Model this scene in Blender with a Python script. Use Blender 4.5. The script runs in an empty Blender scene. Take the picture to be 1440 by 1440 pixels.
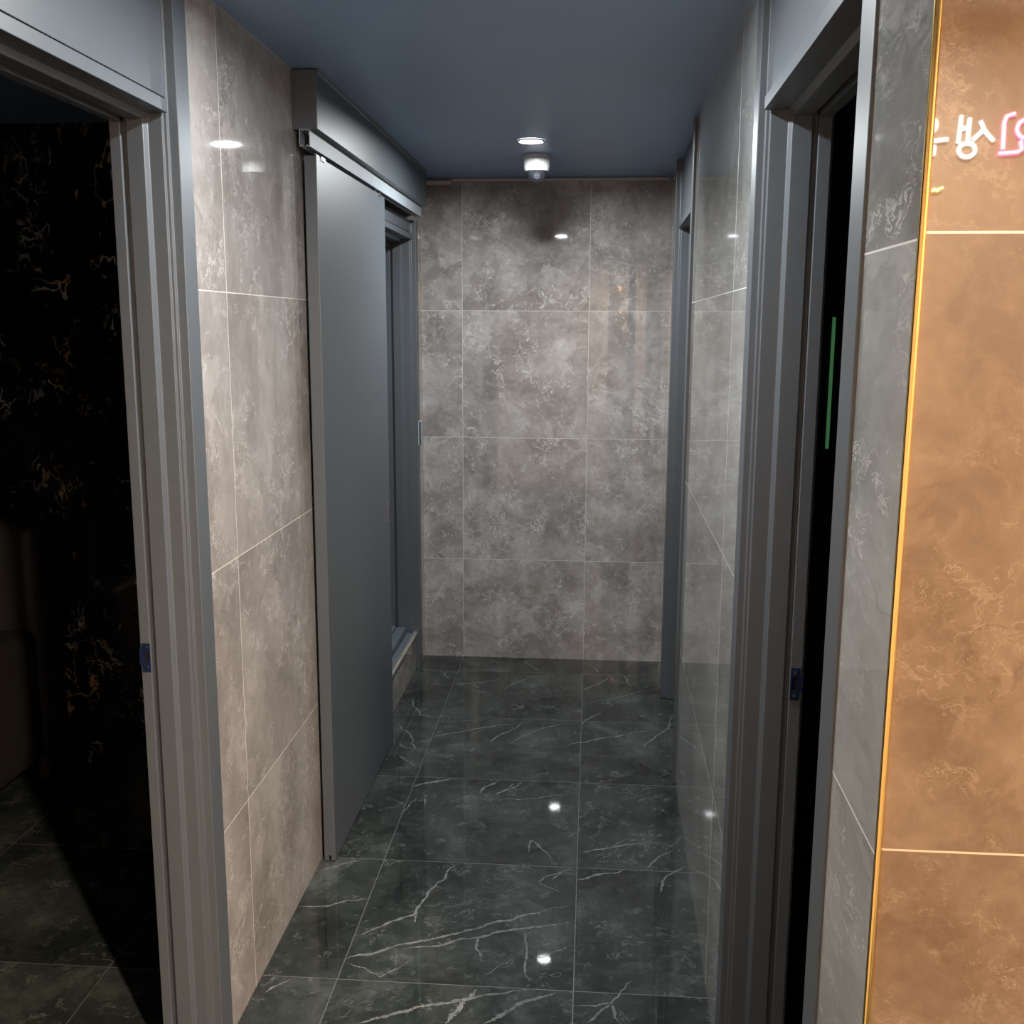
import bpy, bmesh, math, random
from mathutils import Matrix, Vector
random.seed(7)
C = bpy.context.scene.collection
PI = math.pi

# ------------------------------------------------------------------ node helpers
class G:
    """small helper to write shader graphs"""
    def __init__(s, name):
        s.m = bpy.data.materials.new(name); s.m.use_nodes = True
        s.nt = s.m.node_tree; s.nt.nodes.clear()
        s.out = s.n('ShaderNodeOutputMaterial')
        s.bsdf = s.n('ShaderNodeBsdfPrincipled')
        s.nt.links.new(s.bsdf.outputs[0], s.out.inputs[0])
    def n(s, t, **p):
        nd = s.nt.nodes.new(t)
        for k, v in p.items(): setattr(nd, k, v)
        return nd
    def put(s, sock, v):
        if isinstance(v, bpy.types.NodeSocket): s.nt.links.new(v, sock)
        elif v is not None:
            if isinstance(v, (tuple, list)) and len(v) == 3 and sock.type == 'RGBA': v = (*v, 1)
            sock.default_value = v
    def math(s, op, a, b=None, c=None, clamp=False):
        nd = s.n('ShaderNodeMath', operation=op, use_clamp=clamp)
        s.put(nd.inputs[0], a)
        if b is not None: s.put(nd.inputs[1], b)
        if c is not None: s.put(nd.inputs[2], c)
        return nd.outputs[0]
    def vec(s, op, a, b=None, scale=None):
        nd = s.n('ShaderNodeVectorMath', operation=op)
        s.put(nd.inputs[0], a)
        if b is not None: s.put(nd.inputs[1], b)
        if scale is not None: s.put(nd.inputs['Scale'], scale)
        return nd.outputs[0]
    def noise(s, v, scale, detail=4, rough=.55, dist=0, out=0):
        nd = s.n('ShaderNodeTexNoise')
        s.put(nd.inputs['Vector'], v); s.put(nd.inputs['Scale'], scale); s.put(nd.inputs['Detail'], detail)
        s.put(nd.inputs['Roughness'], rough); s.put(nd.inputs['Distortion'], dist)
        return nd.outputs[out]
    def ss(s, v, a, b, lo=0., hi=1., mode='SMOOTHSTEP'):
        nd = s.n('ShaderNodeMapRange', interpolation_type=mode)
        s.put(nd.inputs[0], v); nd.inputs[1].default_value = a; nd.inputs[2].default_value = b
        nd.inputs[3].default_value = lo; nd.inputs[4].default_value = hi
        return nd.outputs[0]
    def mix(s, f, a, b):
        nd = s.n('ShaderNodeMix', data_type='RGBA')
        s.put(nd.inputs[0], f); s.put(nd.inputs[6], a); s.put(nd.inputs[7], b)
        return nd.outputs[2]
    def ridge(s, v, scale, width, detail=3, rough=.5, dist=0):
        n_ = s.noise(v, scale, detail, rough, dist)
        d = s.math('ABSOLUTE', s.math('SUBTRACT', n_, .5))
        return s.ss(d, 0, width, 1, 0)
    def mul(s, *a):
        r = a[0]
        for b in a[1:]: r = s.math('MULTIPLY', r, b)
        return r
    def set(s, color=None, rough=.5, metallic=0, spec=.5, bump=None, bumpd=.002, **kw):
        b = s.bsdf
        s.put(b.inputs['Base Color'], color); s.put(b.inputs['Roughness'], rough)
        s.put(b.inputs['Metallic'], metallic); s.put(b.inputs['Specular IOR Level'], spec)
        for k, v in kw.items(): s.put(b.inputs[k.replace('_', ' ')], v)
        if bump is not None:
            nd = s.n('ShaderNodeBump'); nd.inputs['Strength'].default_value = 1
            nd.inputs['Distance'].default_value = bumpd
            s.put(nd.inputs['Height'], bump); s.nt.links.new(nd.outputs[0], b.inputs['Normal'])
        return s.m
    def tiles(s, grout_half):
        """UV is in tile units: gives metres inside a tile with a random offset per tile, and the joint mask"""
        uv = s.n('ShaderNodeUVMap').outputs[0]
        fl = s.vec('FLOOR', uv); fr = s.vec('FRACTION', uv)
        wn = s.n('ShaderNodeTexWhiteNoise', noise_dimensions='3D'); s.put(wn.inputs['Vector'], s.vec('ADD', fl, (3.3, 7.1, .5)))
        p = s.vec('ADD', s.vec('SCALE', fr, scale=.6), s.vec('SCALE', wn.outputs['Color'], scale=23.))
        sp = s.n('ShaderNodeSeparateXYZ'); s.put(sp.inputs[0], fr)
        e = []
        for i in (0, 1):
            x = sp.outputs[i]
            e.append(s.math('MINIMUM', x, s.math('SUBTRACT', 1., x)))
        d = s.math('MINIMUM', *e)
        return p, s.ss(d, grout_half * .75, grout_half, 1, 0), wn.outputs['Value']

def plain(name, color, rough=.5, metallic=0, spec=.5, var=.06, scale=9, **kw):
    g = G(name)
    co = g.n('ShaderNodeTexCoord').outputs['Object']
    n_ = g.noise(co, scale, 5, .6)
    dark = tuple(c * (1 - var) for c in color); light = tuple(min(1, c * (1 + var)) for c in color)
    col = g.mix(g.ss(n_, .3, .7), dark, light)
    return g.set(col, rough, metallic, spec, **kw)

def emit(name, color, strength):
    g = G(name)
    return g.set((.8, .8, .8), .4, Emission_Color=(*color, 1), Emission_Strength=strength)

def marble_wall(name, dark, mid, light, vein, grout, streak=1.0, rough=.025, brec=.30, sc=1.0, vs=1.0):
    g = G(name)
    p, gm, rnd = g.tiles(.0022)
    if sc != 1: p = g.vec('SCALE', p, scale=sc)
    w = g.vec('ADD', p, g.vec('SCALE', g.vec('SUBTRACT', g.noise(p, 5, 4, .6, 0, 1), (.5, .5, .5)), scale=.16))
    sv = g.vec('MULTIPLY', w, (1.0, streak, 1.0))
    cloud = g.noise(sv, 4.2, 8, .66, .3)
    fine = g.noise(sv, 26, 6, .65, .4)
    col = g.mix(g.ss(cloud, .34, .56), dark, mid)
    col = g.mix(g.ss(cloud, .5, .72), col, light)
    col = g.mix(g.mul(g.ss(fine, .45, .75), .35), col, light)
    col = g.mix(g.mul(g.ss(fine, .55, .28), .30), col, dark)
    pp = g.noise(g.vec('ADD', w, (6., 2., 9.)), 3.6, 7, .68, .2)
    col = g.mix(g.mul(g.ss(pp, .575, .60), .38 * vs), col, tuple(c * 1.12 for c in light))
    # sharp-edged pale patches of breccia
    vo = g.n('ShaderNodeTexVoronoi', feature='DISTANCE_TO_EDGE')
    w2 = g.vec('ADD', p, g.vec('SCALE', g.vec('SUBTRACT', g.noise(p, 11, 4, .6, 0, 1), (.5, .5, .5)), scale=.15))
    g.put(vo.inputs['Vector'], w2); vo.inputs['Scale'].default_value = 21
    m1 = g.ss(g.noise(p, 3.1, 3, .5), .53, .66)
    col = g.mix(g.mul(g.ss(vo.outputs['Distance'], .0, .10, 1, 0), m1, brec), col, vein)
    # thin scratchy veins
    m2 = g.ss(g.noise(g.vec('ADD', p, (5.2, 1.7, 3.)), 4.3, 4, .6), .48, .62)
    v2 = g.ridge(w2, 7, .016, 4, .55, .5)
    col = g.mix(g.mul(v2, m2, .6 * vs), col, vein)
    m3 = g.ss(g.noise(g.vec('ADD', p, (1.2, 9.7, 3.)), 9, 3, .6), .5, .64)
    v3 = g.ridge(g.vec('ADD', w2, (4., 2., 1.)), 19, .022, 3, .6, .8)
    col = g.mix(g.mul(v3, m3, .8 * vs), col, vein)
    # dark hairline cracks
    m4 = g.ss(g.noise(g.vec('ADD', p, (8.2, 4.7, 1.)), 2.4, 2, .5), .54, .64)
    v4 = g.ridge(g.vec('ADD', w, (2., 6., 1.)), 2.4, .010, 4, .6)
    col = g.mix(g.mul(v4, m4, .3), col, tuple(c * .55 for c in dark))
    col = g.mix(gm, col, grout)
    return g.set(col, g.math('MULTIPLY_ADD', gm, .5, rough), spec=.5)

def marble_floor(name):
    g = G(name)
    p, gm, rnd = g.tiles(.0022)
    w = g.vec('ADD', p, g.vec('SCALE', g.vec('SUBTRACT', g.noise(p, 4, 4, .6, 0, 1), (.5, .5, .5)), scale=.22))
    cloud = g.noise(w, 3.4, 8, .66, .3)
    fine = g.noise(w, 30, 6, .68, .5)
    dark, mid, light = (.0075, .010, .009), (.025, .031, .028), (.074, .083, .078)
    vein = (.14, .15, .145)
    col = g.mix(g.ss(cloud, .32, .6), dark, mid)
    col = g.mix(g.mul(g.ss(cloud, .52, .74), .7), col, light)
    col = g.mix(g.mul(g.ss(fine, .5, .78), .38), col, light)
    col = g.mix(g.mul(g.ss(fine, .5, .25), .35), col, dark)
    rot = g.n('ShaderNodeVectorRotate', rotation_type='Z_AXIS'); g.put(rot.inputs['Vector'], w); rot.inputs['Angle'].default_value = -.5
    st = g.vec('MULTIPLY', rot.outputs[0], (.45, 1.5, 1.))
    m1 = g.ss(g.noise(g.vec('ADD', p, (5., 3., 1.)), 3.2, 3, .55), .5, .64)
    col = g.mix(g.mul(g.ridge(st, 5.5, .010, 4, .6, .3), m1, .4), col, vein)
    m2 = g.ss(g.noise(g.vec('ADD', p, (2., 8., 4.)), 6, 3, .6), .57, .70)
    col = g.mix(g.mul(g.ridge(st, 16, .028, 4, .6, .8), m2, .45), col, vein)
    m3 = g.ss(g.noise(g.vec('ADD', p, (7., 1., 4.)), 14, 2, .5), .58, .66)
    col = g.mix(g.mul(g.ridge(w, 34, .04, 3, .6, .8), m3, .5), col, vein)
    col = g.mix(gm, col, (.085, .09, .088))
    return g.set(col, g.math('MULTIPLY_ADD', gm, .4, .03), spec=.5)

def black_marble(name):
    g = G(name)
    p, gm, rnd = g.tiles(.0015)
    w = g.vec('ADD', p, g.vec('SCALE', g.vec('SUBTRACT', g.noise(p, 5, 4, .6, 0, 1), (.5, .5, .5)), scale=.25))
    col = g.mix(g.ss(g.noise(w, 4, 5, .6), .35, .7), (.006, .007, .009), (.014, .015, .018))
    m = g.ss(g.noise(g.vec('ADD', p, (3., 1., 6.)), 3.2, 3, .6), .49, .59)
    gold = g.mix(g.ss(g.noise(p, 7, 2), .45, .6), (.55, .55, .50), (.5, .32, .14))
    col = g.mix(g.mul(g.ridge(w, 4.5, .012, 4, .6, .3), m), col, gold)
    m2 = g.ss(g.noise(g.vec('ADD', p, (1., 5., 6.)), 8, 3, .6), .54, .64)
    col = g.mix(g.mul(g.ridge(w, 13, .022, 3, .6, .6), m2, .7), col, gold)
    col = g.mix(g.mul(gm, .6), col, (.03, .03, .03))
    return g.set(col, .06)

M = {}
M['wall'] = marble_wall('grey_marble_tile', (.175, .157, .148), (.275, .254, .243), (.40, .382, .372), (.58, .562, .55), (.48, .46, .44))
M['wall_streak'] = marble_wall('grey_marble_tile_streaked', (.195, .174, .160), (.28, .255, .239), (.365, .340, .322), (.53, .505, .485), (.56, .52, .485), streak=.55)
M['wall_cool'] = marble_wall('cool_grey_marble_tile', (.185, .186, .178), (.265, .268, .259), (.345, .35, .34), (.50, .505, .495), (.56, .55, .53), streak=.55)
M['rear'] = plain('cream_bounce_paint', (.40, .36, .33), .5, var=.03)  # unseen rear wall made cream to bounce hallway light into the corridor
M['beige'] = marble_wall('beige_marble_tile', (.038, .0235, .0135), (.050, .0325, .0195), (.065, .044, .028), (.10, .074, .050), (.14, .105, .07), rough=.018, brec=.0, sc=1.6, vs=.45)
M['floor'] = marble_floor('dark_marble_tile')
M['vein'] = plain('white_marble_vein', (.115, .125, .121), .03, var=.35, scale=60)
M['black'] = black_marble('black_gold_marble')
M['ceil'] = plain('ceiling_paint', (.195, .295, .455), .42, spec=.5, var=.03, scale=4)
M['paint'] = plain('charcoal_paint', (.066, .075, .085), .42, spec=.8, var=.03, scale=25)
M['leaf'] = plain('charcoal_film', (.050, .060, .070), .44, spec=.95, var=.03, scale=25)
M['alu'] = plain('satin_aluminium', (.27, .30, .32), .5, 0, var=.03)
M['steel'] = plain('zinc_steel', (.62, .63, .65), .25, 1, var=.06)
M['brass'] = plain('polished_brass', (.86, .58, .20), .16, 1, var=.05)
M['nosing'] = plain('champagne_metal', (.93, .90, .80), .38, 1, var=.04)
M['blue'] = plain('blue_film_plate', (.008, .015, .045), .3, .2, var=.1)
M['dark'] = plain('cavity_shade', (.008, .008, .009), .8, spec=.1)  # near-black colour standing in for the shade inside small hollows
M['white'] = plain('white_plastic', (.55, .55, .545), .4, var=.02)
M['duct'] = plain('pvc_duct', (.42, .38, .37), .5, var=.04)
M['smoke'] = plain('smoked_dome', (.02, .022, .027), .05, spec=.7)
M['lens'] = plain('lens_black', (.05, .055, .065), .12, spec=.6)
M['mark'] = plain('grey_print', (.33, .34, .35), .6)
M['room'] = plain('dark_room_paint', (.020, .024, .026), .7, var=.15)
M['slate'] = plain('slate_floor_board', (.085, .105, .125), .42, var=.1)
M['leather'] = plain('dark_brown_leatherette', (.013, .0115, .0105), .6, var=.12, scale=20)
M['rubber'] = plain('black_rubber', (.012, .012, .012), .7)
M['board'] = plain('taupe_panel', (.12, .11, .10), .5, var=.02)
M['lamp'] = emit('cool_led_disc', (.95, .985, 1.0), 40)
M['lampw'] = emit('warm_led_disc', (1.0, .70, .45), 40)
M['green'] = emit('green_led', (.25, .95, .35), .10)
M['pink'] = emit('pink_neon', (1.0, .012, .34), 44)
M['wneon'] = emit('white_neon', (.88, .95, 1.0), 17)
M['oneon'] = emit('orange_neon', (1.0, .33, .02), 26)
M['yneon'] = emit('yellow_neon', (1.0, .70, .02), 30)

# ------------------------------------------------------------------ mesh helpers (world coordinates)
def tag(o, label, cat, group=None, kind=None):
    o['label'] = label; o['category'] = cat
    if group: o['group'] = group
    if kind: o['kind'] = kind
    return o
def thing(name, label, cat, loc, rz=0, group=None, kind=None):
    o = bpy.data.objects.new(name, None); o.empty_display_size = .1; C.objects.link(o)
    o.location = loc; o.rotation_euler = (0, 0, rz)
    return tag(o, label, cat, group, kind)
def world(o):
    m = Matrix.Translation(o.location) @ o.rotation_euler.to_matrix().to_4x4()
    return world(o.parent) @ m if o.parent else m
def obj(name, bm, mats, parent=None, loc=None, smooth=False, bevel=0):
    """link bm, whose vertices are in world space, as one object with its origin at loc (or its parent's)"""
    if not isinstance(mats, (list, tuple)): mats = [mats]
    bmesh.ops.recalc_face_normals(bm, faces=bm.faces[:])
    if parent is not None: m = world(parent)
    else: m = Matrix.Translation(loc or (0, 0, 0))
    bm.transform(m.inverted())
    if smooth:
        for f in bm.faces: f.smooth = True
    me = bpy.data.meshes.new(name); bm.to_mesh(me); bm.free()
    for x in mats: me.materials.append(x)
    if smooth: me.set_sharp_from_angle(angle=math.radians(38))
    o = bpy.data.objects.new(name, me); C.objects.link(o)
    if parent is not None: o.parent = parent
    else: o.location = loc or (0, 0, 0)
    if bevel:
        b = o.modifiers.new('edge', 'BEVEL'); b.width = bevel; b.segments = 2; b.limit_method = 'ANGLE'; b.angle_limit = math.radians(40)
    return o
ID = lambda x, y, z: (x, y, z)
def box(bm, a, b, f=ID):
    v = [bm.verts.new(f(x, y, z)) for x in (a[0], b[0]) for y in (a[1], b[1]) for z in (a[2], b[2])]
    for q in ((0, 1, 3, 2), (4, 6, 7, 5), (0, 4, 5, 1), (2, 3, 7, 6), (0, 2, 6, 4), (1, 5, 7, 3)):
        bm.faces.new([v[i] for i in q])
def prism(bm, poly, t0, t1, f):
    """poly: 2D points; f(p, q, t) -> world"""
    a = [bm.verts.new(f(p, q, t0)) for p, q in poly]; b = [bm.verts.new(f(p, q, t1)) for p, q in poly]
    n = len(poly)
    for i in range(n):
        j = (i + 1) % n; bm.faces.new((a[i], a[j], b[j], b[i]))
    bm.faces.new(a); bm.faces.new(b)
def lathe(bm, prof, c, n=40, f=None):
    """revolve (r, z) about the vertical axis through c"""
    rows = []
    for r, z in prof:
        if r < 1e-6: rows.append([bm.verts.new((c[0], c[1], c[2] + z))])
        else: rows.append([bm.verts.new((c[0] + r * math.cos(2 * PI * k / n), c[1] + r * math.sin(2 * PI * k / n), c[2] + z)) for k in range(n)])
    for a, b in zip(rows, rows[1:]):
        for k in range(n):
            j = (k + 1) % n
            if len(a) == 1: bm.faces.new((a[0], b[j], b[k])) if len(b) > 1 else None
            elif len(b) == 1: bm.faces.new((a[k], a[j], b[0]))
            else: bm.faces.new((a[k], a[j], b[j], b[k]))
def tube(bm, pts, r, n=10, closed=False):
    pts = [Vector(p) for p in pts]; N = len(pts); rings = []
    for i, p in enumerate(pts):
        if closed: t = pts[(i + 1) % N] - pts[i - 1]
        else: t = pts[min(i + 1, N - 1)] - pts[max(i - 1, 0)]
        t.normalize()
        u = t.cross(Vector((0, 1, 0))); u = u if u.length > .05 else t.cross(Vector((1, 0, 0)))
        u.normalize(); w = t.cross(u)
        rings.append([bm.verts.new(p + (u * math.cos(2 * PI * k / n) + w * math.sin(2 * PI * k / n)) * r) for k in range(n)])
    for i in range(N if closed else N - 1):
        a, b = rings[i], rings[(i + 1) % N]
        for k in range(n):
            j = (k + 1) % n; bm.faces.new((a[k], a[j], b[j], b[k]))
    if not closed:
        for rg, s in ((rings[0], -1), (rings[-1], 1)): bm.faces.new(rg)
def cyl(bm, p0, p1, r, n=20): tube(bm, [p0, p1], r, n)
def tile_uv(bm, ou, ov, wu, wv, mode='auto'):
    """UV in tile units from world position; faces pick their own axes"""
    uv = bm.loops.layers.uv.verify()
    bm.normal_update()
    for f in bm.faces:
        n = f.normal; ax = max(range(3), key=lambda i: abs(n[i]))
        for l in f.loops:
            x, y, z = l.vert.co
            if ax == 0: u, v = (y - ou) / wu, (z - ov) / wv
            elif ax == 1: u, v = (x - (ou if mode == 'x' else -.02)) / wu, (z - ov) / wv
            else: u, v = (x - ou) / wu, (y - ov) / wv
            l[uv].uv = (u + 40, v + 40)

# ------------------------------------------------------------------ measures of the place (metres)
XL, YB, ZC = -.815, 5.014, 2.312             # left wall face, back wall face, ceiling
SK = .0135                                   # the right wall runs slightly out of square
XR0 = .31 - SK * 2.27
def FL(d, y, z): return (XL - d, y, z)       # left wall frame: d = depth into the wall
cs, sn = math.cos(SK), math.sin(SK)
def FR(d, y, z): return (XR0 + d * cs + y * sn, y * cs - d * sn, z)   # right wall frame
TH = .15

# ------------------------------------------------------------------ floor, with the long white veins of its marble
VEINS = [[(-0.483,2.505),(-0.384,2.529),(-0.287,2.575),(-0.215,2.614),(-0.107,2.646),(-0.026,2.679)],[(-0.624,2.447),(-0.588,2.473),(-0.435,2.549),(-0.377,2.574),(-0.292,2.619),(-0.2,2.669),(-0.125,2.711),(-0.042,2.753)],[(-0.624,2.55),(-0.559,2.605),(-0.474,2.673),(-0.474,2.699),(-0.454,2.793),(-0.414,2.875),(-0.415,2.915),(-0.384,2.97)],[(-0.474,2.699),(-0.467,2.63)],[(-0.535,2.199),(-0.475,2.229),(-0.406,2.267),(-0.324,2.294),(-0.226,2.336),(-0.124,2.365)],[(-0.322,2.217),(-0.296,2.27),(-0.263,2.354)],[(-0.232,2.224),(-0.162,2.294),(-0.063,2.356)],[(-0.616,3.508),(-0.558,3.537),(-0.474,3.573)],[(-0.372,3.458),(-0.359,3.516),(-0.309,3.579)],[(-0.317,3.463),(-0.256,3.554)],[(-0.017,3.066),(0.054,3.094),(0.232,3.155)],[(-0.02,2.898),(0.032,2.933),(0.127,2.971)],[(-0.092,2.892),(-0.063,2.945),(-0.037,2.968)],[(0.196,2.987),(0.238,3.066),(0.284,3.107)],[(0.23,2.851),(0.245,2.93),(0.314,3.008)],[(-0.811,2.686),(-0.728,2.696),(-0.694,2.721),(-0.63,2.75)],[(-0.813,2.882),(-0.745,2.933),(-0.678,2.973)],[(-0.622,3.264),(-0.605,3.37),(-0.588,3.412)],[(-0.023,2.306),(0.04,2.313),(0.074,2.327),(0.128,2.421)],[(0.074,2.327),(0.093,2.251)],[(0.015,2.244),(0.048,2.292),(0.074,2.327)],[(-0.283,2.578),(-0.281,2.522),(-0.262,2.47)],[(-0.158,2.613),(-0.148,2.541),(-0.126,2.393)],[(-0.349,3.419),(-0.186,3.433),(-0.029,3.501)],[(-0.175,3.053),(-0.169,3.132),(-0.097,3.005)],[(-0.251,2.411),(-0.211,2.459),(-0.186,2.491)],[(-0.127,2.496),(-0.033,2.559)],[(-0.616,2.433),(-0.557,2.415),(-0.514,2.382),(-0.441,2.478)],[(-0.785,2.297),(-0.736,2.357)],[(-0.069,2.826),(-0.133,2.879),(-0.032,2.968)],[(-0.621,3.956),(-0.555,4.004),(-0.425,4.079),(-0.289,4.135)],[(-0.376,3.917),(-0.359,3.989),(-0.286,4.091),(-0.255,4.171)],[(-0.305,3.913),(-0.248,4.01),(-0.172,4.101),(-0.067,4.172)],[(-0.078,3.922),(0.0,3.959),(0.064,4.006),(0.161,4.055),(0.301,4.121)],[(-0.013,4.148),(0.02,4.229),(0.066,4.303)],[(0.006,4.406),(0.094,4.451),(0.192,4.523),(0.322,4.613)],[(0.23,3.919),(0.236,3.96),(0.279,4.035),(0.342,4.135),(0.373,4.283)],[(-0.373,4.538),(-0.335,4.636),(-0.241,4.785)],[(-0.609,4.571),(-0.527,4.619),(-0.413,4.685)],[(-0.703,4.774),(-0.62,4.652)],[(-0.311,4.975),(-0.229,4.816)],[(-0.011,4.955),(0.07,4.799)],[(-0.617,3.488),(-0.584,3.524),(-0.483,3.583)],[(-0.785,4.103),(-0.714,3.98),(-0.688,3.88),(-0.652,3.804)],[(-0.743,3.875),(-0.689,3.84),(-0.627,3.816)],[(-0.771,4.413),(-0.759,4.314),(-0.709,4.2),(-0.61,4.163)],[(0.169,4.807),(0.21,4.63)],[(-0.375,3.46),(-0.366,3.509),(-0.314,3.572)],[(-0.324,3.448),(-0.234,3.57)],[(-0.022,4.556),(0.051,4.643),(0.108,4.788)],[(-0.723,3.769),(-0.634,3.649)]]
STRONG = {0: 1.0, 1: 1.1, 2: 1.0, 4: 1.3, 5: 1.7, 6: 1.5, 7: 1.2, 11: 1.1, 14: 1.0, 33: 1.1, 30: 1.0, 36: 1.1, 31: .9, 9: .6, 23: .5, 25: .5, 26: .6, 27: .5, 29: .5, 17: .6}
def vein_ribbon(bm, pts, half, z):
    """a jagged, tapering inlay along a polyline"""
    q = [Vector((x, y, 0)) for x, y in pts]
    for _ in range(4):
        o = [q[0]]
        for a, b in zip(q, q[1:]):
            d = b - a; nrm = Vector((-d.y, d.x, 0))
            o += [a + d * random.uniform(.4, .6) + nrm * random.gauss(0, .055), b]
        q = o
    n = len(q); prev = None
    for i, p in enumerate(q):
        d = q[min(i + 1, n - 1)] - q[max(i - 1, 0)]; d.normalize(); nrm = Vector((-d.y, d.x, 0))
        t = i / (n - 1); w = half * (min(1, 6 * t) * min(1, 4 * (1 - t)) * .8 + .12) * random.uniform(.45, 1.5)
        cur = [bm.verts.new((*(p + nrm * w)[:2], z)), bm.verts.new((*(p - nrm * w)[:2], z))]
        if prev: bm.faces.new((prev[0], cur[0], cur[1], prev[1]))
        prev = cur
bm = bmesh.new()
box(bm, (-3.6, -1.3, -.06), (3.2, 5.3, 0))
tile_uv(bm, -.02, 2.366, .6, .607)
nf = len(bm.faces)
for i, v in enumerate(VEINS): vein_ribbon(bm, v, .0040 * STRONG.get(i, .8), .0003 + i * 1.2e-5)
bm.faces.ensure_lookup_table()
for f in bm.faces[nf:]: f.material_index = 1
tag(obj('floor', bm, [M['floor'], M['vein']]), 'glossy dark grey marble tile floor with white veins', 'floor', kind='structure')

bm = bmesh.new(); box(bm, (-3.6, -1.3, ZC), (3.2, 5.3, ZC + .1))
tag(obj('ceiling', bm, M['ceil'], loc=(0, 0, ZC)), 'smooth blue grey painted ceiling of the corridor', 'ceiling', kind='structure')

# ------------------------------------------------------------------ walls
bm = bmesh.new()
box(bm, (-TH, -.55, 0), (0, 1.075, ZC), lambda x, y, z: (XL + x, y, z))
box(bm, (-TH, 2.125, 0), (0, 3.93, ZC), lambda x, y, z: (XL + x, y, z))
box(bm, (-TH, 4.868, 0), (0, YB, ZC), lambda x, y, z: (XL + x, y, z))
tile_uv(bm, 2.318, .503, .672, .603)
tag(obj('wall_left', bm, M['wall_streak']), 'left corridor wall of brownish grey marble tiles between the two doorways', 'wall', kind='structure')
bm = bmesh.new()
for y0, y1, th in ((1.0, 1.205, .004), (2.163, 3.60, TH), (4.565, 5.02, TH)): box(bm, (0, y0, 0), (th, y1, ZC), FR)
tile_uv(bm, 2.42, .511, 1.2, .603)
tag(obj('wall_right', bm, M['wall_cool']), 'right corridor wall of grey marble tiles with reflections', 'wall', kind='structure')
bm = bmesh.new(); box(bm, (-2.4, YB, 0), (2.0, YB + .12, ZC)); tile_uv(bm, -.02, .503, .6, .603, 'x')
tag(obj('wall_back', bm, M['wall']), 'end wall of square grey marble tiles under the dome camera', 'wall', kind='structure')
bm = bmesh.new(); box(bm, (.2995, 1.0, 0), (3.2, 1.12, ZC)); tile_uv(bm, .12, 1.121, .6, .602, 'x')
tag(obj('wall_front', bm, M['beige']), 'warm lit beige marble wall at right edge with sign reflections', 'wall', kind='structure')
bm = bmesh.new(); box(bm, (-3.6, -.65, 0), (3.2, -.53, ZC)); tile_uv(bm, .1, .503, .6, .603, 'x')
tag(obj('wall_rear', bm, M['rear']), 'unseen wall behind the viewer carrying the neon sign, made cream to bounce light', 'wall', kind='structure')
bm = bmesh.new(); box(bm, (2.6, -.53, 0), (2.7, 1.0, ZC)); tile_uv(bm, .1, .503, .6, .603)
tag(obj('wall_side', bm, M['beige']), 'end wall of the side hallway behind the corner', 'wall', kind='structure')
# dark rooms behind the doorways
bm = bmesh.new()
box(bm, (-3.5, 3.60, 0), (XL - TH, 3.70, ZC)); box(bm, (-3.6, -.53, 0), (-3.5, 3.70, ZC))
tile_uv(bm, -.02, .503, .9, 1.206, 'x')
tag(obj('wall_left_room', bm, M['black']), 'black marble wall with gold veins inside the dark left room', 'wall', kind='structure')
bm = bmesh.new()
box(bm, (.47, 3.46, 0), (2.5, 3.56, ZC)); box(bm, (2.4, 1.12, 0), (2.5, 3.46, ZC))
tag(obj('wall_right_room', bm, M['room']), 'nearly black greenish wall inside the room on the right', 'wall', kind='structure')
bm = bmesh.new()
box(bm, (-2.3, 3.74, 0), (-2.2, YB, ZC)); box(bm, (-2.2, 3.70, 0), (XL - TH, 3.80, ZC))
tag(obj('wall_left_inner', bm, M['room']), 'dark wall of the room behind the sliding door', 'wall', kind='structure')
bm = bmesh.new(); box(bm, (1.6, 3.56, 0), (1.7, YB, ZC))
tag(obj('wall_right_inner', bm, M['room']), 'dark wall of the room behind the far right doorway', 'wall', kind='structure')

# ------------------------------------------------------------------ door frames
PROF = [(-.009, 0), (-.009, .065), (.010, .065), (.010, .073), (.017, .073), (.017, .080), (.050, .080), (.056, .092),
        (.093, .092), (.093, .078), (.104, .078), (.104, .096), (.128, .096), (.128, 0)]
LINT = [(.004, .056), (.004, .080), (.050, .080), (.056, .092), (.093, .092), (.093, .078), (.104, .078), (.104, .096), (.128, .096), (.128, .056)]
def door_frame(name, label, F, ya, yb, ztop=2.117, zs=ZC - .001, rz=0, proud=.009, deep=1.0):
    t = thing(name, label, 'doorway', F(.0, (ya + yb) / 2, 0), rz, kind='structure')
    for y, s in ((ya, 1), (yb, -1)):
        bm = bmesh.new(); prism(bm, [(-proud if d < 0 else d * (deep if d > .02 else 1), w) for d, w in PROF], .001, zs, lambda d, w, z: F(d, y + s * w, z))
        obj('jamb', bm, M['paint'], t, bevel=.0012)
    bm = bmesh.new(); prism(bm, [(d * (deep if d > .02 else 1), w) for d, w in LINT], ya + .0805, yb - .0805, lambda d, w, y: F(d, y, ztop - w))
    obj('lintel', bm, M['paint'], t, bevel=.0012)
    zp = ztop - .050
    bm = bmesh.new(); box(bm, (.012, ya + .0665, zp), (.030, yb - .0665, zs - .001), F)
    box(bm, (.034, ya + .0815, zp - .004), (.04, yb - .0815, zp + .02), F)
    obj('transom_panel', bm, M['paint'], t, bevel=.001)
    return t
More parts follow.
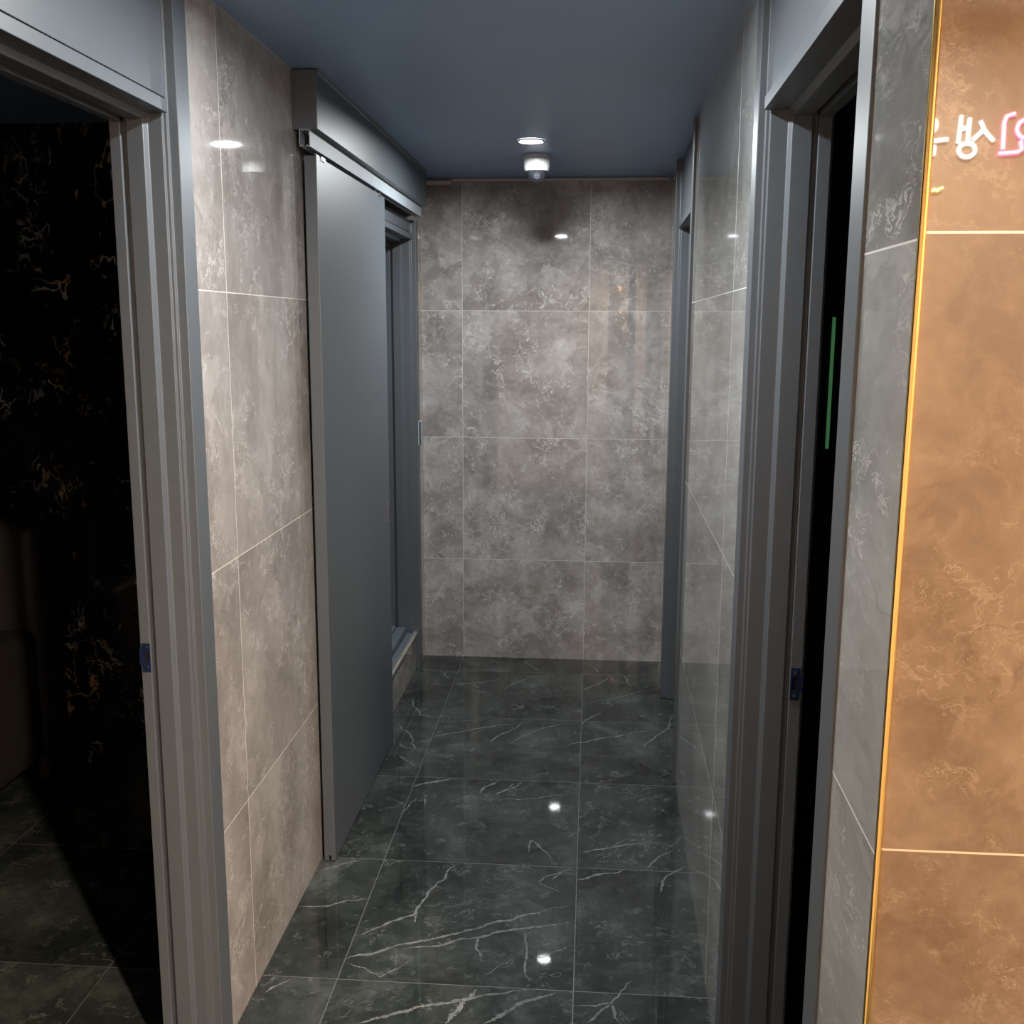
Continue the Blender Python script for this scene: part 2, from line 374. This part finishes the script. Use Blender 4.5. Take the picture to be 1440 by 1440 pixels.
def strike(t, F, y, s, z0, z1, label='blue film covered strike plate'):
    """strike plate on the jamb face at along-wall position y; s points out of the opening"""
    zc = (z0 + z1) / 2; h = (z1 - z0) / 2
    bm = bmesh.new()
    # plate with a hole: four bars, and the curved lip
    a, b = y - s * .0022, y + s * .0005
    def bar(d0, d1, za, zb): box(bm, (d0, min(a, b), za), (d1, max(a, b), zb), F)
    bar(.105, .124, z0, zc - h * .38); bar(.105, .124, zc + h * .42, z1)
    bar(.105, .108, zc - h * .38, zc + h * .42); bar(.117, .124, zc - h * .38, zc + h * .42)
    bar(.124, .1285, zc - h * .52, zc + h * .55)
    box(bm, (.1285, min(y - s * .0022, y + s * .006), zc - h * .52), (.1305, max(y - s * .0022, y + s * .006), zc + h * .55), F)
    p = obj('strike_plate', bm, M['blue'], t); p['label'] = label
    bm = bmesh.new(); box(bm, (.108, min(y - s * .0008, y + s * .0004), zc - h * .38), (.117, max(y - s * .0008, y + s * .0004), zc + h * .42), F)
    obj('latch_hole_shade', bm, M['dark'], p)  # dark plate painted as the shade of the latch hole
    for z in (z0 + h * .28, z1 - h * .28):
        bm = bmesh.new(); c = F(.114, y - s * .0022, z); e = F(.114, y - s * .0036, z); cyl(bm, c, e, .0035, 14)
        obj('screw', bm, M['steel'], p)

d1 = door_frame('door_1', 'charcoal door frame of the dark room at the left edge', FL, 1.075, 2.125, deep=.90)
strike(d1, lambda d, y, z: FL(d * .90, y, z), 2.125 - .096, 1, .922, .984)
d2 = door_frame('door_2', 'charcoal door frame behind the open sliding door', FL, 3.93, 4.868, 2.10, 2.105)
d3 = door_frame('door_3', 'charcoal door frame at right beside the beige wall', FR, 1.205, 2.163, rz=-SK, proud=.004)
strike(d3, FR, 2.163 - .096, 1, .890, .958)
d4 = door_frame('door_4', 'far right charcoal door frame near the end wall', FR, 3.60, 4.565, rz=-SK)
# latch keeper on the casing of door_2
bm = bmesh.new()
box(bm, (-.024, 4.812, 1.085), (-.0095, 4.862, 1.20), FL)
k = obj('latch_keeper', bm, M['alu'], d2, bevel=.001); k['label'] = 'bright metal latch keeper on the casing'
bm = bmesh.new(); box(bm, (-.022, 4.8105, 1.088), (-.0165, 4.8118, 1.197), FL); obj('slot_shade', bm, M['dark'], k)  # thin dark plate as the shade of the slot, no opening is cut
# raised sill inside door_2
bm = bmesh.new(); box(bm, (.012, 3.997, 0), (.055, 4.801, .176), FL); tile_uv(bm, 3.97, -.42, 1.2, .603)
tag(obj('trim_1', bm, M['wall_streak'], loc=FL(.03, 4.4, 0)), 'low tiled riser under the sliding door opening', 'step', kind='structure')
bm = bmesh.new(); prism(bm, [(.004, .174), (.004, .186), (.010, .190), (.020, .190), (.020, .178), (.011, .178), (.011, .174)], 3.998, 4.7995, lambda d, z, y: FL(d, y, z))
tag(obj('edge_trim', bm, M['nosing'], loc=FL(.01, 4.4, .174)), 'pale gold metal edge strip on the raised doorway step', 'edge trim')
t = thing('threshold', 'dark slate grey raised sill inside the sliding doorway', 'threshold', FL(.1, 4.4, .18))
bm = bmesh.new(); box(bm, (.021, 4.022, .177), (.050, 4.777, .186), FL); obj('front_board', bm, M['slate'], t)
bm = bmesh.new(); box(bm, (.054, 4.024, .18), (.098, 4.775, .215), FL); obj('sill_board', bm, M['slate'], t, bevel=.002)
bm = bmesh.new(); box(bm, (.100, 4.027, .18), (.300, 4.772, .222), FL); obj('sill_board', bm, M['slate'], t, bevel=.002)

# ------------------------------------------------------------------ sliding door, rail, pelmet
t = thing('sliding_door', 'tall charcoal sliding door leaf hanging from the aluminium rail', 'door', FL(-.032, 3.42, 0))
bm = bmesh.new()
prism(bm, [(-.0485, .004), (-.0485, 2.098), (-.0135, 2.098), (-.0135, .004), (-.0275, .004), (-.0275, .020), (-.0345, .020), (-.0345, .004)],
      2.945, 3.90, lambda d, z, y: FL(d, y, z))
obj('door_panel', bm, M['leaf'], t, bevel=.0012)
bm = bmesh.new()
box(bm, (-.0505, 3.870, .892), (-.0484, 3.874, 1.012), FL); box(bm, (-.0505, 3.888, .892), (-.0484, 3.892, 1.012), FL)
box(bm, (-.0505, 3.870, 1.008), (-.0484, 3.892, 1.012), FL); box(bm, (-.0505, 3.870, .892), (-.0484, 3.892, .896), FL)
hd = obj('flush_pull', bm, M['steel'], t); hd['label'] = 'recessed metal flush pull near the leading edge'
bm = bmesh.new(); box(bm, (-.0492, 3.874, .896), (-.0484, 3.888, 1.008), FL); obj('pull_recess_shade', bm, M['dark'], hd)  # dark plate on the flat leaf stands in for the shaded hollow
for y in (3.01, 3.80):
    bm = bmesh.new()
    box(bm, (-.052, y - .022, 2.090), (-.046, y + .022, 2.101), FL); box(bm, (-.036, y - .016, 2.098), (-.030, y + .016, 2.1115), FL)
    hg = obj('roller_hanger', bm, M['steel'], t); hg['label'] = 'shiny steel roller hanger at the top edge'
    bm = bmesh.new(); cyl(bm, FL(-.0535, y + .010, 2.095), FL(-.0515, y + .010, 2.095), .004, 12); cyl(bm, FL(-.0535, y - .010, 2.095), FL(-.0515, y - .010, 2.095), .004, 12)
    obj('bolt', bm, M['steel'], hg)
def rail_poly():
    d0, d1, z0, z1, w = -.0475, -.0185, 2.112, 2.1565, .0022
    return [(d0, z0), (d0, z1), (d1, z1), (d1, z0), (d1 - .009, z0), (d1 - .009, z0 + .005), (d1 - .007, z0 + .005), (d1 - .007, z0 + w), (d1 - w, z0 + w),
            (d1 - w, z1 - .014), (d1 - .005, z1 - .014), (d1 - .005, z1 - .012), (d1 - w, z1 - .012), (d1 - w, z1 - w),
            (d1 - .008, z1 - w), (d1 - .008, z1 - .005), (d1 - .010, z1 - .005), (d1 - .010, z1 - w),
            (d0 + .010, z1 - w), (d0 + .010, z1 - .005), (d0 + .008, z1 - .005), (d0 + .008, z1 - w),
            (d0 + w, z1 - w), (d0 + w, z1 - .012), (d0 + .005, z1 - .012), (d0 + .005, z1 - .014), (d0 + w, z1 - .014),
            (d0 + w, z0 + w), (d0 + .007, z0 + w), (d0 + .007, z0 + .005), (d0 + .009, z0 + .005), (d0 + .009, z0)]
bm = bmesh.new(); prism(bm, rail_poly(), 2.885, 4.74, lambda d, z, y: FL(d, y, z))
tag(obj('sliding_rail', bm, M['alu'], loc=FL(-.033, 3.8, 2.112)), 'aluminium channel rail with an open end above the sliding door', 'rail')
t = thing('pelmet_box', 'charcoal box pelmet under the ceiling above the sliding door', 'pelmet', FL(-.033, 3.82, 2.157))
bm = bmesh.new(); box(bm, (-.068, 2.89, 2.157), (-.0005, 4.755, 2.309), FL); obj('pelmet_body', bm, M['leaf'], t, bevel=.0015)
bm = bmesh.new(); prism(bm, [(-.0735, 2.3115), (-.068, 2.3115), (-.068, 2.300), (-.070, 2.302)], 2.893, 4.752, lambda d, z, y: FL(d, y, z)); obj('sealant_bead', bm, M['leaf'], t)

# ------------------------------------------------------------------ corner trim, ducts
bm = bmesh.new()
cx, cy = FR(0, 1.0, 0)[:2]
arc = [(cx + .0038 - .005 * math.cos(a), .9985 - .005 * math.sin(a)) for a in [i * PI / 16 for i in range(9)]]
prism(bm, [(cx + .0072, .9998), (cx - .0012, .9998)] + arc, .001, ZC - .001, lambda x, y, z: (x, y, z))
tag(obj('corner_trim', bm, M['brass'], loc=(cx, cy, 0), smooth=True), 'vertical polished brass strip on the corner beside the beige wall', 'corner trim')
bm = bmesh.new(); box(bm, (-.664, YB - .020, 2.296), (.342, YB - .0005, 2.3105))
tag(obj('cable_duct', bm, M['duct'], loc=(-.16, YB - .01, 2.296), bevel=.002), 'long pale cable duct along the top of the end wall', 'cable duct')
bm = bmesh.new(); box(bm, (-.79, YB - .030, 2.283), (-.667, YB - .0005, 2.300))
tag(obj('cable_duct', bm, M['duct'], loc=(-.73, YB - .015, 2.283), bevel=.002), 'short pale cable duct piece in the upper left corner of the end wall', 'cable duct')

# ------------------------------------------------------------------ lamps and dome camera
def downlight(label, x, y, mat, group, color, watts, spread=175):
    t = thing('downlight', label, 'ceiling light', (x, y, ZC), group=group)
    bm = bmesh.new(); lathe(bm, [(.043, -.003), (.0432, -.0050), (.0445, -.0058), (.0485, -.0045), (.050, -.002), (.050, -.0005)], (x, y, ZC), 48)
    obj('trim_ring', bm, M['white'], t, smooth=True)
    bm = bmesh.new(); lathe(bm, [(0, -.003), (.0425, -.003), (.0425, -.001), (0, -.001)], (x, y, ZC), 48)
    r = obj('led_disc', bm, mat, t); r['label'] = 'glowing light disc'
    L = bpy.data.lights.new('led_light', 'AREA'); L.shape = 'DISK'; L.size = .080; L.energy = watts; L.color = color; L.spread = math.radians(spread)
    lo = bpy.data.objects.new('led_light', L); C.objects.link(lo); lo.parent = t; lo.location = (0, 0, -.0045)
    return t
downlight('small round white downlight glowing in front of the dome camera', -.24, 4.02, M['lamp'], None, (.94, .985, 1.0), 32)
downlight('cool downlight over the near part of the corridor', -.25, 1.89, M['lamp'], None, (.94, .985, 1.0), 32)
downlight('warm downlight over the side hallway by the corner', 0.74, -.06, M['lampw'], None, (1.0, .76, .56), 285)
downlight('warm downlight further along the side hallway', 1.95, .12, M['lampw'], None, (1.0, .76, .56), 285)
kx, ky = -.236, 4.36
t = thing('dome_camera', 'small white dome security camera on the ceiling by the end wall', 'security camera', (kx, ky, ZC))
bm = bmesh.new(); lathe(bm, [(0, -.0005), (.0535, -.0005), (.0545, -.004), (.0545, -.018), (.0525, -.020)], (kx, ky, ZC), 56); obj('base_ring', bm, M['white'], t, smooth=True)
bm = bmesh.new(); lathe(bm, [(.0535, -.018), (.0535, -.024), (.0530, -.045), (.0505, -.058), (.0475, -.0625), (.0430, -.0635), (.0425, -.060)], (kx, ky, ZC), 56)
hs = obj('housing', bm, M['white'], t, smooth=True)
bm = bmesh.new()
for i in range(7):
    a = -PI / 2 - .42 + i * .055 + (.05 if i > 1 else 0); hh = .0035 if i in (0, 1) else .0018
    p = [(kx + r * math.cos(a + s), ky + r * math.sin(a + s), ZC + z) for r, s, z in
         ((.0537, -.014, -.040 - hh), (.0537, .014, -.040 - hh), (.0537, .014, -.040 + hh), (.0537, -.014, -.040 + hh))]
    q = [(kx + (v[0] - kx) * .985, ky + (v[1] - ky) * .985, v[2]) for v in p]
    a_ = [bm.verts.new(v) for v in p]; b_ = [bm.verts.new(v) for v in q]
    bm.faces.new(a_)
    for j in range(4): bm.faces.new((a_[j], a_[(j + 1) % 4], b_[(j + 1) % 4], b_[j]))
obj('maker_mark', bm, M['mark'], hs)
bm = bmesh.new(); R = .042; prof = [(R * math.cos(a), -.061 - R * 1.02 * math.sin(a)) for a in [i * PI / 2 / 14 for i in range(14)]] + [(0, -.061 - R * 1.02)]
lathe(bm, prof, (kx, ky, ZC), 48); dm = obj('dome', bm, M['smoke'], t, smooth=True); dm['label'] = 'smoked dark dome cover'
bm = bmesh.new()
dirv = Vector((.05, -.80, -.60)).normalized(); c0 = Vector((kx, ky, ZC - .061)) + dirv * .036
u = dirv.cross(Vector((0, 0, 1))).normalized(); w = u.cross(dirv)
rings = []
for r, s in ((.0, .0075), (.007, .0072), (.0095, .0062), (.013, .0062), (.0145, .003), (.0145, -.004)):
    rings.append([bm.verts.new(c0 + dirv * s + (u * math.cos(2 * PI * k / 24) + w * math.sin(2 * PI * k / 24)) * max(r, 1e-4)) for k in range(24)])
for a, b in zip(rings, rings[1:]):
    for k in range(24): bm.faces.new((a[k], a[(k + 1) % 24], b[(k + 1) % 24], b[k]))
obj('lens', bm, M['lens'], dm, smooth=True)

# ------------------------------------------------------------------ dark room on the left: armchair
t = thing('armchair', 'dark brown high backed armchair in the unlit left room', 'armchair', (-2.35, 3.20, 0))
def soft(name, a, b, m, r=.03):
    bm = bmesh.new(); box(bm, a, b); o = obj(name, bm, m, t)
    bv = o.modifiers.new('soft', 'BEVEL'); bv.width = r; bv.segments = 4
    for f in o.data.polygons: f.use_smooth = True
    return o
soft('backrest', (-2.72, 3.36, .10), (-1.90, 3.55, .965), M['leather'], .05)
soft('seat', (-2.57, 2.85, .20), (-2.05, 3.37, .44), M['leather'], .05)
for x in (-2.72, -2.04): soft('armrest', (x, 2.85, .12), (x + .14, 3.37, .60), M['leather'], .045)
for x in (-2.68, -1.98):
    for y in (2.90, 3.47):
        bm = bmesh.new(); lathe(bm, [(0, .0005), (.020, .0005), (.028, .125), (0, .125)], (x, y, 0), 16); obj('leg', bm, M['rubber'], t)

# ------------------------------------------------------------------ dark room on the right: green light strip
t = thing('light_strip', 'dim green vertical light strip glowing inside the right room', 'light strip', (.765, 3.45, 1.25))
bm = bmesh.new(); box(bm, (.748, 3.449, 1.24), (.782, 3.4595, 1.68)); obj('channel', bm, M['rubber'], t)
bm = bmesh.new(); box(bm, (.760, 3.443, 1.25), (.770, 3.4488, 1.67)); obj('diffuser', bm, M['green'], t)

# ------------------------------------------------------------------ neon sign behind the viewer (seen mirrored in the polished tiles)
SY = -.514
t = thing('neon_sign', 'pink, white and yellow neon sign mirrored in the beige wall', 'neon sign', (.6, -.52, 1.7))
bm = bmesh.new(); box(bm, (.16, -.5295, .001), (1.14, -.5225, ZC - .002)); b_ = obj('reflection_dimming_board', bm, M['board'], t, bevel=.003); b_['label'] = 'tall brown grey panel added to dim the wall reflections'  # sign backing stretched to full height, keeps the bright wall out of tile reflections
def sm(l):
    """gentle rounding of a stroke"""
    out = [l[0]]
    for a, b in zip(l, l[1:]): out += [((a[0] * .8 + b[0] * .2), (a[1] * .8 + b[1] * .2)), ((a[0] * .2 + b[0] * .8), (a[1] * .2 + b[1] * .8))]
    return out + [l[-1]]
def letter(strokes, circ, m, r=.0048, label=None):
    bm = bmesh.new()
    for l in strokes: tube(bm, [(x * 1.026, SY, 1.638 + (z - 1.638) * 1.026) for x, z in sm(l)], r)
    for x, z, rx, rz_ in circ: tube(bm, [(x * 1.026 + rx * math.cos(2 * PI * k / 24), SY, 1.638 + (z - 1.638) * 1.026 + rz_ * math.sin(2 * PI * k / 24)) for k in range(24)], r, closed=True)
    o = obj('neon_letter', bm, m, t, smooth=True)
    if label: o['label'] = label
letter([[(.903, 2.095), (.881, 2.088), (.883, 2.021)], [(.874, 2.012), (.924, 2.015), (.919, 2.039)]], [(.929, 2.063, .020, .020)], M['pink'], label='pink neon letter')
letter([[(.831, 2.081), (.842, 2.059), (.862, 2.039)], [(.839, 2.062), (.818, 2.041)], [(.790, 2.092), (.787, 2.035)],
        [(.808, 2.087), (.807, 2.041)], [(.787, 2.065), (.808, 2.066)]], [(.807, 2.020, .018, .015)], M['wneon'], label='white neon letter')
letter([[(.700, 2.038), (.735, 2.040), (.765, 2.043)], [(.737, 2.031), (.737, 2.008), (.696, 2.006)]], [(.721, 2.072, .018, .016)], M['wneon'], label='white neon letter')
letter([[(.740, 1.933), (.744, 1.940), (.750, 1.933), (.756, 1.940), (.762, 1.941)]], [], M['yneon'], .003, label='small yellow neon squiggle')
letter([[(.236, 2.005), (.262, 2.008), (.246, 1.985), (.266, 1.984)]], [], M['oneon'], .004, label='small orange neon squiggle')
letter([[(.250, 1.770), (.275, 1.772)]], [], M['oneon'], .004, label='small orange neon squiggle')
for sx in (.20, 1.11):
    for sz in (1.84, 2.20):
        bm = bmesh.new(); cyl(bm, (sx, -.5223, sz), (sx, -.512, sz), .008, 16)
        obj('standoff', bm, M['steel'], t)

# ------------------------------------------------------------------ world, camera, view
wd = bpy.data.worlds.new('world'); bpy.context.scene.world = wd; wd.use_nodes = True
wd.node_tree.nodes['Background'].inputs[0].default_value = (0, 0, 0, 1)
cam = bpy.data.cameras.new('camera'); cam.sensor_width = 36; cam.sensor_fit = 'HORIZONTAL'; cam.lens = 1467.42 / 1440 * 36
cam.clip_start = .02
co = bpy.data.objects.new('camera', cam); C.objects.link(co)
# camera axes, from the two vanishing points of the corridor
d1v = Vector((114, -261, 1467.42)).normalized(); d2v = Vector((-35, 8235, 1467.42)).normalized(); d3v = d2v.cross(d1v).normalized()
X = Vector((d3v.x, d1v.x, -d2v.x)); Yv = -Vector((d3v.y, d1v.y, -d2v.y)); Z = -Vector((d3v.z, d1v.z, -d2v.z))
co.matrix_world = Matrix(((X.x, Yv.x, Z.x, 0), (X.y, Yv.y, Z.y, 0), (X.z, Yv.z, Z.z, 1.638), (0, 0, 0, 1)))
sc = bpy.context.scene; sc.camera = co
vs = sc.view_settings; vs.view_transform = 'Standard'; vs.look = 'None'; vs.gamma = 1; vs.use_curve_mapping = False; vs.exposure = 0.0
sc.cycles.sample_clamp_indirect = 8
sc.cycles.max_bounces = 10; sc.cycles.diffuse_bounces = 6; sc.cycles.glossy_bounces = 6
